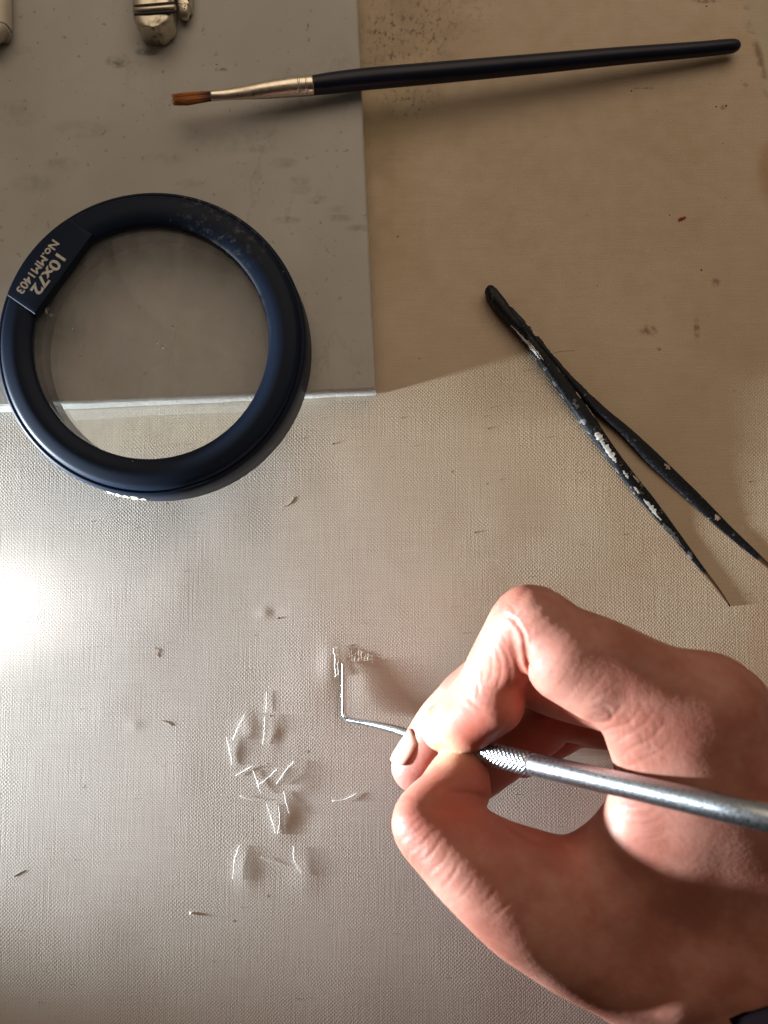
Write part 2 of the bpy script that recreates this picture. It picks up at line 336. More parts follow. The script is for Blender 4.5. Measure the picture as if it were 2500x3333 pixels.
# ================================================================ CANVAS (the ground of the picture)
def canvas_height(X, Y):
    Z = np.zeros_like(X)
    g = lambda x, y, a, sx, sy: a * np.exp(-(((X - x) / sx) ** 2 + ((Y - y) / sy) ** 2))
    for _ in range(240):
        s = rng.uniform(5e-3, 16e-3)
        Z += g(rng.uniform(-.15, .15), rng.uniform(-.19, .19), rng.uniform(-1, 1) * 0.010 * s, s, s * rng.uniform(.7, 1.4))
    for (px, py, a, sx, sy) in DENTS:
        c = W(px, py); Z += g(c.x, c.y, a * .5e-3, sx * 1e-3, sy * 1e-3)
    return Z
DENTS = [(925, 2650, .42, 3.6, 5.5), (990, 2655, -.25, 4, 6), (985, 2560, .35, 4, 2.2), (805, 2830, .50, 3, 4.5), (900, 2300, .10, 6, 5),
         (860, 1992, .35, 1.6, 1.0), (900, 1997, -.30, 2.4, .8), (1000, 2850, .30, 4, 5), (1070, 2160, .45, 2.6, 5), (1130, 2250, -.25, 3.5, 8),
         (1000, 2250, .25, 7, 9), (810, 2370, .30, 2.2, 3.5), (845, 2330, -.15, 2.5, 3), (890, 2385, .22, 1.6, 4), (925, 2385, -.15, 1.8, 4), (1190, 2160, .18, 4, 1.5),
         (1090, 1560, -.15, 6, 9), (760, 1700, .15, 9, 9), (600, 2500, .2, 8, 10), (350, 2300, .15, 9, 7), (770, 2440, .2, 1.6, 4.5), (440, 2360, .3, 1.6, 1.0)]
gx, gy = np.linspace(-.16, .16, 321), np.linspace(-.20, .20, 401)
GX, GY = np.meshgrid(gx, gy); GZ = canvas_height(GX, GY)
def zc(p):
    i = int(round((p[1] + .20) / .001)); j = int(round((p[0] + .16) / .001))
    return float(GZ[min(max(i, 0), 400), min(max(j, 0), 320)])
idx = np.arange(GX.size).reshape(GX.shape)
Q = np.stack([idx[:-1, :-1], idx[:-1, 1:], idx[1:, 1:], idx[1:, :-1]], -1).reshape(-1, 4)
me = np_mesh('canvas', np.stack([GX, GY, GZ], -1).reshape(-1, 3), Q)
o = link('canvas_surface', me, M_CANVAS); tag(o, 'stained beige linen canvas lying flat under everything', kind='structure')

# broken threads of the tear: fine raised yarns woven into the canvas
def yarn(px, py, px2, py2, r=0.16, z=0.35, wob=0.3):
    a, b = W(px, py), W(px2, py2); pts = []
    for i in range(9):
        t = i / 8; p = a.lerp(b, t)
        p += Vector((rng.normal() * wob * 1e-4 * 2, rng.normal() * wob * 1e-4, 0)); p.z = zc(p) + (z * math.sin(math.pi * t) ** .5 + .02) * 1e-3 + abs(rng.normal()) * 1e-4
        pts.append(p)
    return pts, [r * 1e-3 * (0.45 + 0.55 * math.sin(math.pi * min(max(i / 8, .08), .92))) for i in range(9)]
bmv, bmf = [], []
for k in range(9):
    x = 1122 + k * 11 + rng.uniform(-2, 2); y0 = 2118 + rng.uniform(-12, 14); y1 = 2150 + rng.uniform(-8, 16)
    if k > 5: y0, y1 = 2128 + rng.uniform(-14, 10), 2168 + rng.uniform(-14, 14)
    pts, rr = yarn(x, y0, x + rng.uniform(-5, 5), y1, 0.055, 0.02)
    t_ = sweep('t', pts, rr, 6); off = len(bmv)
    bmv += [tuple(v.co) for v in t_.vertices]; bmf += [tuple(i + off for i in pl.vertices) for pl in t_.polygons]; bpy.data.meshes.remove(t_)
o = link('frayed_yarn', mesh('frayed_yarn', bmv, bmf), simple('grey_yarn', (0.66, 0.58, 0.50), .8, nz=(900, .6)))
tag(o, 'matted row of frayed grey yarn ends at the tear beside the probe tip', 'frayed yarn', kind='stuff')

# ================================================================ MARBLE SLAB
SZ = 8.0
def slab():
    c1 = W(1224, 1287); ang = math.atan2(57, 1218)     # the slab is turned 2.7 degrees
    e1 = Vector((-math.cos(ang), -math.sin(ang), 0)); e2 = Vector((-math.sin(ang), math.cos(ang), 0))
    c1 = Vector((c1.x, c1.y, 0.0))
    z0 = 0.0010; bv = 0.0007; v, f = [], []
    Lx, Ly = 0.17, 0.20
    nx = 60
    def ring(ins, z):
        pts = [];
        for i in range(nx): pts.append((ins + (Lx - 2 * ins) * i / nx, ins))
        for i in range(nx): pts.append((Lx - ins, ins + (Ly - 2 * ins) * i / nx))
        for i in range(nx): pts.append((Lx - ins - (Lx - 2 * ins) * i / nx, Ly - ins))
        for i in range(nx): pts.append((ins, Ly - ins - (Ly - 2 * ins) * i / nx))
        out = []
        for k, (a, b) in enumerate(pts):
            a += rng.normal() * 5e-5; b += rng.normal() * 5e-5
            out.append(c1 + e1 * a + e2 * b + Vector((0, 0, z)))
        return out
    rings = [ring(0, 0.0002), ring(0, SZ * 1e-3 - bv), ring(bv * .4, SZ * 1e-3 - bv * .3), ring(bv, SZ * 1e-3)]
    n = 4 * nx
    for r in rings: v += r
    for a in range(3):
        for k in range(n): f.append((a * n + (k + 1) % n, a * n + k, (a + 1) * n + k, (a + 1) * n + (k + 1) % n))
    f.append(tuple(3 * n + k for k in range(n))[::-1])
    f = [tuple(reversed(q)) for q in f]
    me = mesh('marble_slab', v, f, False)
    bm = bmesh.new(); bm.from_mesh(me); bmesh.ops.recalc_face_normals(bm, faces=bm.faces); bm.to_mesh(me); bm.free()
    return me
o = link('marble_slab', slab(), M_MARBLE); tag(o, 'grey veined marble slab with sawn white edge under the magnifier', 'marble slab')

# ================================================================ MAGNIFIER
RZ0, RZ1 = SZ + 0.05, 22.5
RC = W(484, 1106, RZ1); RC.z = 0; SRC = pxm(W(489, 1112, RZ1))
R_out = 506 * SRC; R_in = 388 * SRC
root = empty('magnifier', (RC.x, RC.y, RZ0 * 1e-3)); tag(root, 'round magnifier lens in thick blue black rim lying over the slab edge', 'magnifier')
def lathe(name, prof, n=180, skip=None):
    v, f = [], []
    for k in range(n):
        th = 2 * math.pi * k / n
        for (r, z) in prof: v.append((RC.x + r * math.cos(th), RC.y + r * math.sin(th), z))
    m = len(prof)
    for k in range(n):
        k2 = (k + 1) % n
        for j in range(m): f.append((k * m + j, k2 * m + j, k2 * m + (j + 1) % m, k * m + (j + 1) % m))
    return mesh(name, v, f)
a, b = RZ0 * 1e-3, RZ1 * 1e-3
wd = R_out - R_in
prof = []
prof += [(R_in + .0006, a), (R_out + .0002, a), (R_out + .0007, a + .0006)]
prof += [(R_out + .0003, b - .0030), (R_out, b - .0024), (R_out - .0004, b - .0021), (R_out - .0008, b - .0021), (R_out - .0011, b - .0025)]
for i in range(7):
    t = i / 6 * math.pi / 2; prof.append((R_out - .0012 - .0016 * (1 - math.cos(t)), b - .0022 + .0018 * math.sin(t)))
prof += [(R_in + wd * .55, b), (R_in + wd * .35, b), (R_in + wd * .2, b - .0003), (R_in + .0010, b - .0008), (R_in + .0003, b - .0011), (R_in, b - .0016), (R_in + .0002, b - .0028), (R_in + .0014, b - .0034), (R_in + .0040, a + .0020)]
o = link('rim', lathe('rim', prof), M_RIM); under(o, root)
# lens: biconvex, real refraction
RL, RS = R_in + .0010, 0.240; zc_l = b - .0036; v, f = [], []
nr, na = 26, 120; edge_h = .0006
def lens_mesh():
    v, f = [], []
    sag = lambda r: (math.sqrt(RS ** 2 - r ** 2) - math.sqrt(RS ** 2 - RL ** 2))
    for side in (1, -1):
        v.append((RC.x, RC.y, zc_l + side * (edge_h + sag(0))))
        for i in range(1, nr + 1):
            r = RL * i / nr
            for k in range(na):
                th = 2 * math.pi * k / na; v.append((RC.x + r * math.cos(th), RC.y + r * math.sin(th), zc_l + side * (edge_h + sag(r))))
    m = 1 + nr * na
    for s, off in ((1, 0), (-1, m)):
        for k in range(na):
            k2 = (k + 1) % na; q = (off, off + 1 + k, off + 1 + k2); f.append(q if s > 0 else q[::-1])
            for i in range(nr - 1):
                q = (off + 1 + i * na + k, off + 1 + (i + 1) * na + k, off + 1 + (i + 1) * na + k2, off + 1 + i * na + k2); f.append(q if s > 0 else q[::-1])
    o1 = 1 + (nr - 1) * na
    for k in range(na):
        k2 = (k + 1) % na; f.append((o1 + k, m + o1 + k, m + o1 + k2, o1 + k2))
    return mesh('lens', v, f)
o = link('lens', lens_mesh(), M_GLASS); under(o, root)
# raised label plate with a straight inner edge
ZP = RZ1 + 0.5
def P2(px, py, z): return W(px, py, z)
A_, B_ = P2(302, 762, ZP), P2(112, 1022, ZP)            # inner straight edge
plate = []
d_ = (B_ - A_).normalized(); nrm = Vector((d_.y, -d_.x, 0));
if (A_ + nrm * .01 - RC).length < (A_ - RC).length: nrm = -nrm
angA = math.atan2(A_.y - RC.y, A_.x - RC.x); angB = math.atan2(B_.y - RC.y, B_.x - RC.x)
if angB < angA: angB += 2 * math.pi
Ro = R_out - .0016
# corners on the outer arc opposite each end of the straight edge
def out_arc(p, extra):
    q = p + nrm * .0 ; s = 0
    while (q - Vector((RC.x, RC.y, q.z))).length < Ro: q = q + nrm * .0001
    return math.atan2(q.y - RC.y, q.x - RC.x)
aA, aB = out_arc(A_, 0), out_arc(B_, 0)
if aB < aA: aB += 2 * math.pi
outer = [Vector((RC.x + Ro * math.cos(t), RC.y + Ro * math.sin(t), 0)) for t in np.linspace(aA, aB, 28)]
inner = [B_.lerp(A_, t) for t in np.linspace(0.0, 1.0, 28)]
loop = [(p.x, p.y) for p in outer] + [(p.x, p.y) for p in inner]
cx = sum(p[0] for p in loop) / len(loop); cy = sum(p[1] for p in loop) / len(loop)
v, f = [], []; n = len(loop)
for (sc, z) in ((1.0, zc_l * 1e3 + 1.2), (1.0, ZP - .35), (.985, ZP - .08), (.965, ZP)):
    for (x, y) in loop: v.append((cx + (x - cx) * sc, cy + (y - cy) * sc, z * 1e-3))
for r_ in range(3):
    for k in range(n): f.append((r_ * n + k, r_ * n + (k + 1) % n, (r_ + 1) * n + (k + 1) % n, (r_ + 1) * n + k))
half = 28
for k in range(half - 1):
    a0, a1 = 3 * n + k, 3 * n + k + 1; b0, b1 = 3 * n + n - 1 - k, 3 * n + n - 2 - k
    f.append((a0, a1, b1, b0))
me = mesh('label_plate', v, f, True)
bm = bmesh.new(); bm.from_mesh(me); bmesh.ops.recalc_face_normals(bm, faces=bm.faces); bm.to_mesh(me); bm.free(); me.set_sharp_from_angle(angle=0.6)
o = link('label_plate', me, M_RIM); pl_o = under(o, root)
def text_mesh(name, s, size, mid_px, parent, width_px):
    c = bpy.data.curves.new(name, 'FONT'); c.body = s; c.size = size; c.align_x = 'CENTER'; c.align_y = 'CENTER'; c.offset = size * .025; c.extrude = .00006
    t = bpy.data.objects.new(name, c); COL.objects.link(t); bpy.context.view_layer.update()
    me = bpy.data.meshes.new_from_object(t); bpy.data.objects.remove(t); 
    xs = [v.co.x for v in me.vertices]; wdt = max(xs) - min(xs); mx = (max(xs) + min(xs)) / 2
    sx = width_px * SRC / wdt
    r = Vector((d_.x, d_.y, 0)).normalized(); u = Vector((-r.y, r.x, 0)); ctr = W(*mid_px, ZP); ctr.z = ZP * 1e-3 + .00002
    for v in me.vertices: x, y, z = v.co; v.co = ctr + r * ((x - mx) * sx) + u * y + Vector((0, 0, z + .00004))
    o = link(name, me, M_PRINT); return under(o, parent)
text_mesh('inscription', '10x72', 52 * SRC, (155, 893), root, 150)
text_mesh('inscription', 'No.MM1403', 38 * SRC, (122, 868), root, 206)
# blob of dried plaster on the outer wall and clear drops added on the glass for its glints
def lump(name, centre, size, mat, parent, n=1, seed=0, sub=3):
    r = random.Random(seed); bm = bmesh.new(); bmesh.ops.create_icosphere(bm, subdivisions=sub, radius=1)
    ph = [r.uniform(0, 6.28) for _ in range(6)]
    for v in bm.verts:
        p = v.co; k = 1 + .22 * math.sin(3.1 * p.x + ph[0]) * math.sin(2.7 * p.y + ph[1]) + .16 * math.sin(6.3 * p.x + 5 * p.z + ph[2]) + .10 * math.sin(11 * p.y + ph[3] + 7 * p.x)
        v.co = Vector((p.x * size[0], p.y * size[1], p.z * size[2])) * k
    me = bpy.data.meshes.new(name); bm.to_mesh(me); bm.free(); me.shade_smooth()
    o = link(name, me, mat); o.location = centre
    if parent is not None: o.parent = parent; o.matrix_parent_inverse = Matrix.Translation(parent.location).inverted()
    return o
def on_rim(deg, dz, dr=0.0003):
    th = math.radians(deg); return Vector((RC.x + (R_out + dr) * math.cos(th), RC.y + (R_out + dr) * math.sin(th), dz))
for k, dg in enumerate(np.linspace(-107, -93, 13)):
    p = on_rim(dg, .0125 + .0022 * math.sin(k * 2.1) + k * .0002)
    if k % 3 == 0: base_k = k
    lump('dried_plaster', p, (.0013 + .0005 * random.random(), .0005, .0009 + .0006 * random.random()), M_PLASTER, root, seed=k + 3, sub=2)
for k, (x, y, s) in enumerate(((168, 1022, 9), (182, 1036, 6), (576, 1081, 6), (545, 1145, 6), (116, 1176, 6), (280, 1172, 5), (528, 1130, 5), (255, 1085, 4))):
    p = W(x, y, 17.5); r = math.hypot(p.x - RC.x, p.y - RC.y)
    if r > RL * .97: continue
    z = zc_l + edge_h + math.sqrt(RS ** 2 - r ** 2) - math.sqrt(RS ** 2 - RL ** 2) + .0002
    lump('glint_drop', (p.x, p.y, z), (s * .8 * 8e-5, s * 8e-5, 3.5e-4), M_DROP, root, seed=k + 40)

# ================================================================ PAINTBRUSH
BR = []  # px, py, z, radius px
def bz(px): return 3.4 + (2400 - px) / 1220 * 8.6
def brush_part(name, rows, mat, n=24, parent=None, m=40, flat=None):
    S_ = spline(rows, m); pts = [W(r[0], r[1], bz(r[0])) for r in S_]
    rr = []
    for r in S_:
        a = r[2] * pxm(W(r[0], r[1], bz(r[0]))); rr.append((a, a * r[3]) if len(r) > 3 else a)
    o = link(name, sweep(name, pts, rr, n), mat); return under(o, parent)
bro = empty('paintbrush', W(1400, 230, 0)); tag(bro, 'slim navy handled paintbrush with silver ferrule and orange bristles', 'paintbrush')
brush_part('handle', [(1014, 278.5, 29), (1080, 270, 31.5), (1200, 256.5, 32.5), (1400, 239, 32), (1700, 212, 30), (2000, 184, 26.5), (2250, 163, 23.5), (2370, 151.5, 22), (2395, 149, 18.5), (2405, 148, 12), (2409, 147.6, 4)], M_NAVY, 32, bro, 90)
fer = brush_part('ferrule', [(686, 312.5, 15.5, 1.0), (740, 307.5, 17.5, .8), (800, 301, 21.5, .85), (860, 293.5, 26, .95), (930, 285.5, 29.2, 1), (968, 281.5, 30.2, 1), (1019, 277.5, 30.8, 1)], M_FERRULE, 32, bro, 60)
for x in (975, 999):
    t = (x - 968) / 51
    pts = [W(x + q, 281.3 - 4 * t - .08 * q, bz(x)) for q in (-3.5, -1.5, 1.5, 3.5)]
    rr = [pxm(pts[0]) * q for q in (30.4, 31.7, 31.7, 30.4)]
    o = link('crimp_ring', sweep('crimp_ring', pts, rr, 32), M_FERRULE); under(o, bro); 
# bristles: hundreds of fine hairs as one tuft
def tuft():
    V, F = [], []
    core = sweep('c', [W(x, y, bz(x)) for x, y in ((700, 311.5), (660, 314), (620, 319), (590, 322), (576, 324))], [kpx(15, 620, 310) * q for q in (11.5, 14, 15.5, 12, 6)], 12)
    V += [tuple(v.co) for v in core.vertices]; F += [tuple(p.vertices) for p in core.polygons]
    for i in range(420):
        th = rng.uniform(0, 2 * math.pi); rr = math.sqrt(rng.uniform(0.25, 1)); a, b = rr * math.cos(th), rr * math.sin(th)
        L = rng.uniform(-9, 7) - 5 * (1 - rr); pts = []
        for t in (0, .35, .7, 1.0):
            x = 696 - (696 - (565 - L)) * t; wd_ = 13.5 + 5.5 * math.sin(min(t * 1.6, 1.6)) - (3 if t == 1 else 0)
            y = 312 + 13.5 * t + a * wd_ + rng.normal() * .6 * t
            p = W(x, y, bz(x)); p.z += b * wd_ * kpx(15, 620, 310); pts.append(p)
        tm = sweep('h', pts, [6e-5, 6e-5, 5e-5, 2e-5], 4, caps=False); off = len(V)
        V += [tuple(v.co) for v in tm.vertices]; F += [tuple(k + off for k in p.vertices) for p in tm.polygons]; bpy.data.meshes.remove(tm)
    return mesh('bristles', V, F)
mb = NT('bristle'); X, Y, _ = mb.xyz(mb.coord())
mb.set(Base_Color=mb.mix(mb.ramp(X, W(650, 0, 14).x, W(697, 0, 14).x), (0.62, 0.25, 0.065), (0.12, 0.032, 0.018)), Roughness=0.45)
o = link('bristles', tuft(), mb.m); under(o, bro)

# ================================================================ TWEEZERS
tw = empty('tweezers', W(1700, 1100, 0)); tag(tw, 'open black tweezers with chipped paint and bare rusty tips', 'tweezers')
def leg(edges_l, edges_r, hz, mat, zb):
    """edges given in photo px; leg lies on its side, hz = section height in mm"""
    L, R = spline(edges_l, 70), spline(edges_r, 70); pts, rr = [], []
    for i in range(70):
        c = (L[i] + R[i]) / 2; t = i / 69
        h = hz * (1 - .92 * min(1, max(0, (t - .20) / .55)) ** .85) * (.75 + .25 * min(1, t / .1)); z = zb + h / 2 + .02
        wpx = math.hypot(*(L[i] - R[i])) / 2 * 1.06
        d0 = (L[min(i + 1, 69)] + R[min(i + 1, 69)] - L[max(i - 1, 0)] - R[max(i - 1, 0)]); d0 = d0 / np.linalg.norm(d0)
        e = (L[i] - R[i]) / max(np.linalg.norm(L[i] - R[i]), 1e-6); wpx *= abs(d0[0] * e[1] - d0[1] * e[0])
        pts.append(W(c[0], c[1], z)); rr.append((max(wpx, 1.2) * pxm(pts[-1]), h / 2 * 1e-3))
    me = sweep('arm', pts, rr, 18, power=.62)
    at = me.attributes.new('along', 'FLOAT', 'POINT'); vals = np.repeat(np.arange(70) / 69.0, 18).tolist() + [0.0, 1.0]
    at.data.foreach_set('value', vals)
    return link('arm', me, mat), pts, rr
c5 = lambda l: [(1500 + x * .6028, 850 + y * .6028) for x, y in l]
armL, pL, rL = leg(c5([(133, 195), (200, 290), (350, 455), (470, 620), (590, 790), (690, 930), (800, 1075), (900, 1210), (1000, 1330), (1130, 1475), (1290, 1665), (1380, 1775), (1447, 1864)]),
                   c5([(192, 165), (268, 262), (410, 440), (520, 570), (690, 800), (775, 930), (870, 1065), (960, 1180), (1045, 1285), (1185, 1475), (1305, 1645), (1392, 1762), (1456, 1860)]), 4.3, M_BLACK2, 0.0)
armR, pR, rR = leg(c5([(160, 200), (290, 330), (400, 450), (520, 590), (690, 790), (850, 930), (980, 1065), (1100, 1175), (1250, 1310), (1420, 1465), (1560, 1580), (1760, 1745), (1850, 1822)]),
                   c5([(200, 175), (330, 315), (440, 440), (565, 590), (760, 780), (900, 895), (1040, 1020), (1160, 1135), (1310, 1280), (1455, 1430), (1590, 1560), (1772, 1738), (1856, 1815)]), 4.1, M_BLACK, 0.0)
under(armL, tw); under(armR, tw)
jp = [W(x, y, 2.9) for x, y in c5([(142, 142), (150, 150), (165, 175), (205, 230), (250, 290), (300, 350), (350, 415)])]
o = link('joint', sweep('joint', jp, [(kpx(3, 1600, 950) * a_, b_ * 1e-3) for a_, b_ in ((8, 1.2), (15, 2.0), (20.5, 2.5), (22, 2.7), (20, 2.7), (15, 2.6), (6, 2.4))], 18, power=.7), M_BLACK); under(o, tw)
# chips: thin flakes of pale primer hugging the upper face of the arms
def flake(P, R_, i0, i1, side0, side1, mat, seed, hh=1.0, name='bare_patch'):
    r = random.Random(seed); V, F = [], []; n = 14; m = 5
    ntot = len(P)
    for j in range(n):
        t = j / (n - 1); s = (i0 + (i1 - i0) * t); a = int(s); fr = s - a; a2 = min(a + 1, ntot - 1)
        p = P[a].lerp(P[a2], fr); T = (P[a2] - P[max(a - 1, 0)]).normalized(); sd = T.cross(Vector((0, 0, 1))).normalized(); up = sd.cross(T)
        ra, rb = R_[a]; wmid = (side0 + side1) / 2 + r.uniform(-.06, .06); wh = 1.05 * abs(side1 - side0) / 2 * math.sin(math.pi * (0.06 + .88 * t)) ** .6 * r.uniform(.45, 1.2)
        for q in range(m):
            c_ = max(-1, min(1, wmid + wh * (q / (m - 1) * 2 - 1)))
            th = math.acos(c_); cc = math.copysign(abs(math.cos(th)) ** .62, math.cos(th)); qq = abs(math.sin(th)) ** .62
            V.append(p + sd * (ra * cc * 1.015) + up * (rb * qq * 1.02) + up * 1.5e-5 + sd * (1.5e-5 * math.copysign(1, cc)))
    for j in range(n - 1):
        for q in range(m - 1): F.append((j * m + q, j * m + q + 1, (j + 1) * m + q + 1, (j + 1) * m + q))
    o = link(name, mesh(name, V, F), mat); return under(o, tw)
# sd points to the right of travel (towards lower-left of the photo)
chips = [(pL, rL, 8, 14.5, .45, .85, M_CHIP), (pL, rL, 11, 15, .2, .4, M_CHIP), (pL, rL, 28.5, 30.5, -.2, .5, M_CHIP), (pL, rL, 30.5, 35, -.15, .55, M_CHIP), (pL, rL, 37, 39, .0, .3, M_CHIP),
         (pL, rL, 39, 41, -.5, -.3, M_CHIP), (pL, rL, 41, 43, .1, .4, M_CHIP), (pL, rL, 44.5, 49, .0, .6, M_CHIP), (pL, rL, 21, 22, -.7, -.4, M_CHIP2), (pL, rL, 23, 26, -.8, -.6, M_CHIP2), (pL, rL, 39.5, 41, -.75, -.5, M_CHIP2),
         (pL, rL, 49.5, 54, .0, .7, simple('bare_steel', (.22, .22, .22), .4, .6, nz=(900, .6))),
         (pR, rR, 7, 8, -.7, -.2, M_CHIP2), (pR, rR, 8.5, 10.5, -.8, .0, M_CHIP2), (pR, rR, 12, 15.5, -.9, -.2, M_CHIP2), (pR, rR, 16, 20, -.95, -.45, M_CHIP2), (pR, rR, 20.3, 22, -.9, -.6, M_CHIP2), (pR, rR, 38, 39.5, -.6, -.1, M_CHIP2), (pR, rR, 49, 50, -.5, .1, M_CHIP2), (pR, rR, 2, 3.4, -.7, -.3, M_CHIP2)]
for k, (P, R_, i0, i1, s0, s1, mt) in enumerate(chips): flake(P, R_, i0, i1, s0, s1, mt, k)

# ================================================================ PROBE (hooked needle in a steel handle)
pr = empty('probe', W(1120, 2338, 2)); tag(pr, 'steel hooked probe with knurled grip held in the fingers', 'hand tool')
hook = [(1115, 2157, .7, 3.2), (1116, 2200, .9, 4.2), (1117, 2260, 1.1, 5.6), (1118, 2310, 1.4, 6.8), (1121, 2330, 1.7, 7.6), (1132, 2342, 2.2, 8.4), (1150, 2346, 3.2, 9), (1200, 2355, 6.0, 10.4), (1260, 2368, 10.2, 12.8), (1300, 2379, 13.2, 14.6), (1350, 2397, 17.5, 17), (1400, 2412, 20, 19.5)]
Sx = spline(hook, 90)
o = link('needle', sweep('needle', [W(*r[:3]) for r in Sx], [r[3] * pxm(W(*r[:3])) for r in Sx], 20), M_NEEDLE); under(o, pr)
ax0, ax1 = W(1400, 2412, 20), W(2520, 2667, 80)
def on_ax(px):
    # point of the straight handle seen at photo column px
    lo_, hi_ = -.3, 1.5
    for _ in range(50):
        mid = (lo_ + hi_) / 2; p = ax0.lerp(ax1, mid); q = p.x / pxm(p) + 1250
        if q < px: lo_ = mid
        else: hi_ = mid
    return ax0.lerp(ax1, mid)
K0, K1 = on_ax(1440), on_ax(1732)
nk, ns = 130, 96; Lk = (K1 - K0).length * 1e3
def kn(i, k, th):
    z = i / (nk - 1) * Lk
    e = min(1, min(i, nk - 1 - i) / 3)
    return .13 * e * (abs(math.sin(7 * th + 2.6 * z)) * abs(math.sin(7 * th - 2.6 * z))) - .05
o = link('knurled_grip', sweep('knurled_grip', [K0.lerp(K1, i / (nk - 1)) for i in range(nk)], [.00262] * nk, ns, disp=kn), M_STEEL); under(o, pr)
K2 = on_ax(2900)
o = link('handle', sweep('handle', [K1.lerp(K2, t) for t in (-.002, 0, .004, .02, .3, .6, 1)], [.0022, .00245, .0026, .00262, .00262, .00262, .00262], 40), M_STEEL); under(o, pr)
o = link('collar', sweep('collar', [ax0.lerp(K0, t) for t in (-.3, .2, .7, 1.05)], [.0014, .0018, .0023, .0025], 24), M_STEEL); under(o, pr)

# ================================================================ HAND
def C(cx, cy, z): return W(1200 + cx * .7836, 1850 + cy * .7836, z) * 1e3     # crop coordinates -> mm
FING = {
 'palm': [
   [(1405, 572, 53, 10.8), (1570, 1000, 49.5, 12.5), (1950, 1700, 44, 15)],
   [(1450, 600, 42, 11.0), (1620, 1050, 40, 13.5), (2000, 1700, 36, 15)],
   [(1480, 680, 28, 11), (1680, 1100, 27, 13.5), (2050, 1750, 26, 15)],
   [(1520, 780, 15, 10.5), (1740, 1150, 15, 13), (2080, 1800, 18, 14)],
   [(680, 1350, 46, 12.0), (1030, 1560, 38, 12.2), (1560, 1800, 31, 15.2), (1900, 2150, 31, 20)],
   [(1115, 650, 53, 7.3), (1165, 830, 51, 7.3), (1135, 1030, 48, 8), (1010, 1210, 43, 8.5)],
   [(1300, 700, 53, 10.3), (1340, 1000, 50.5, 11), (1150, 1300, 45, 11), (900, 1385, 44, 11.5)],
   [(1500, 1000, 47.5, 13), (1400, 1400, 43, 14), (1250, 1600, 43, 14)],
   [(1700, 1500, 43, 16), (1650, 1800, 40, 18), (2100, 2200, 35, 23)],
   [(1950, 1900, 36, 22), (2400, 2500, 35, 23), (3000, 3200, 34, 26)],
 ],
 'index': [[(318, 660, 27.5, 6.2), (372, 638, 29, 7.2), (490, 505, 33.5, 7.5), (535, 420, 36, 7.7), (592, 325, 40.5, 8.0), (668, 205, 46, 7.7), (800, 318, 48.5, 9.5), (960, 400, 50.5, 10.5), (1180, 500, 53, 10.4), (1405, 572, 53, 10.8)]],
 'middle': [[(200, 822, 16, 6.8), (232, 770, 16.5, 7.1), (300, 650, 18, 6.9), (366, 581, 20.5, 7.1), (431, 517, 23.5, 7.2), (600, 420, 30, 8.0), (800, 470, 36, 9), (1100, 540, 39, 9.5), (1450, 600, 42, 11)]],
 'ring': [[(420, 890, 9, 6.5), (560, 770, 11, 7.4), (700, 660, 16, 7.8), (800, 590, 20, 8), (1100, 630, 24, 9), (1480, 680, 28, 10)]],
 'little': [[(640, 780, 7, 5.8), (780, 690, 7.3, 6.3), (900, 640, 8.5, 6.8), (1200, 680, 12, 8), (1520, 780, 15, 9.5)]],
 'thumb': [[(360, 838, 30, 5.6), (362, 890, 31.5, 7.6), (322, 972, 33.5, 8.3), (268, 1058, 37, 8.9), (418, 1174, 41.5, 10.2), (552, 1270, 44.5, 11.2), (680, 1350, 46, 12)]],
}
VOX = 0.47
lo3 = np.array([-2., -215., 0.6]); hi3 = np.array([150., -18., 80.])
hi3[1] = C(0, 0, 40)[1]; lo3[1] = -150
dims = ((hi3 - lo3) / VOX).astype(int) + 1
ax = [lo3[i] + VOX * np.arange(dims[i]) for i in range(3)]
def smin(a, b, k):
    h = np.clip(k - np.abs(a - b), 0, None) / k
    return np.minimum(a, b) - h * h * k * 0.25
def capsule_field(F, a, b, ra, rb, k, pad=8.0):
    r = max(ra, rb) + pad
    mn = np.minimum(a, b) - r; mx = np.maximum(a, b) + r
    i0 = np.clip(((mn - lo3) / VOX).astype(int), 0, dims); i1 = np.clip(((mx - lo3) / VOX).astype(int) + 2, 0, dims)
    if np.any(i1 <= i0): return
    sl_ = tuple(slice(i0[i], i1[i]) for i in range(3))
    X = ax[0][sl_[0]][:, None, None].astype(np.float32); Y = ax[1][sl_[1]][None, :, None].astype(np.float32); Z = ax[2][sl_[2]][None, None, :].astype(np.float32)
    d = b - a; L2 = max(float(d @ d), 1e-6)
    t = np.clip(((X - a[0]) * d[0] + (Y - a[1]) * d[1] + (Z - a[2]) * d[2]) / L2, 0, 1)
    dist = np.sqrt((X - a[0] - t * d[0]) ** 2 + (Y - a[1] - t * d[1]) ** 2 + (Z - a[2] - t * d[2]) ** 2) - (ra + (rb - ra) * t)
    F[sl_] = np.minimum(F[sl_], dist)
def group_field(chains, k):
    F = np.full(tuple(dims), 12.0, np.float32)
    for ch in chains:
        P = [np.array(C(c[0], c[1], c[2])) for c in ch]
        m_ = (len(ch) - 1) * 5 + 1; R_ = spline([list(p) + [c[3]] for p, c in zip(P, ch)], m_) if len(ch) > 2 else np.array([list(p) + [c[3]] for p, c in zip(P, ch)])
        G = np.full(tuple(dims), 12.0, np.float32) if len(chains) > 1 else F
        for i in range(len(R_) - 1): capsule_field(G, R_[i, :3], R_[i + 1, :3], R_[i, 3], R_[i + 1, 3], 0)
        if len(chains) > 1: F = smin(F, G, k)
    return F
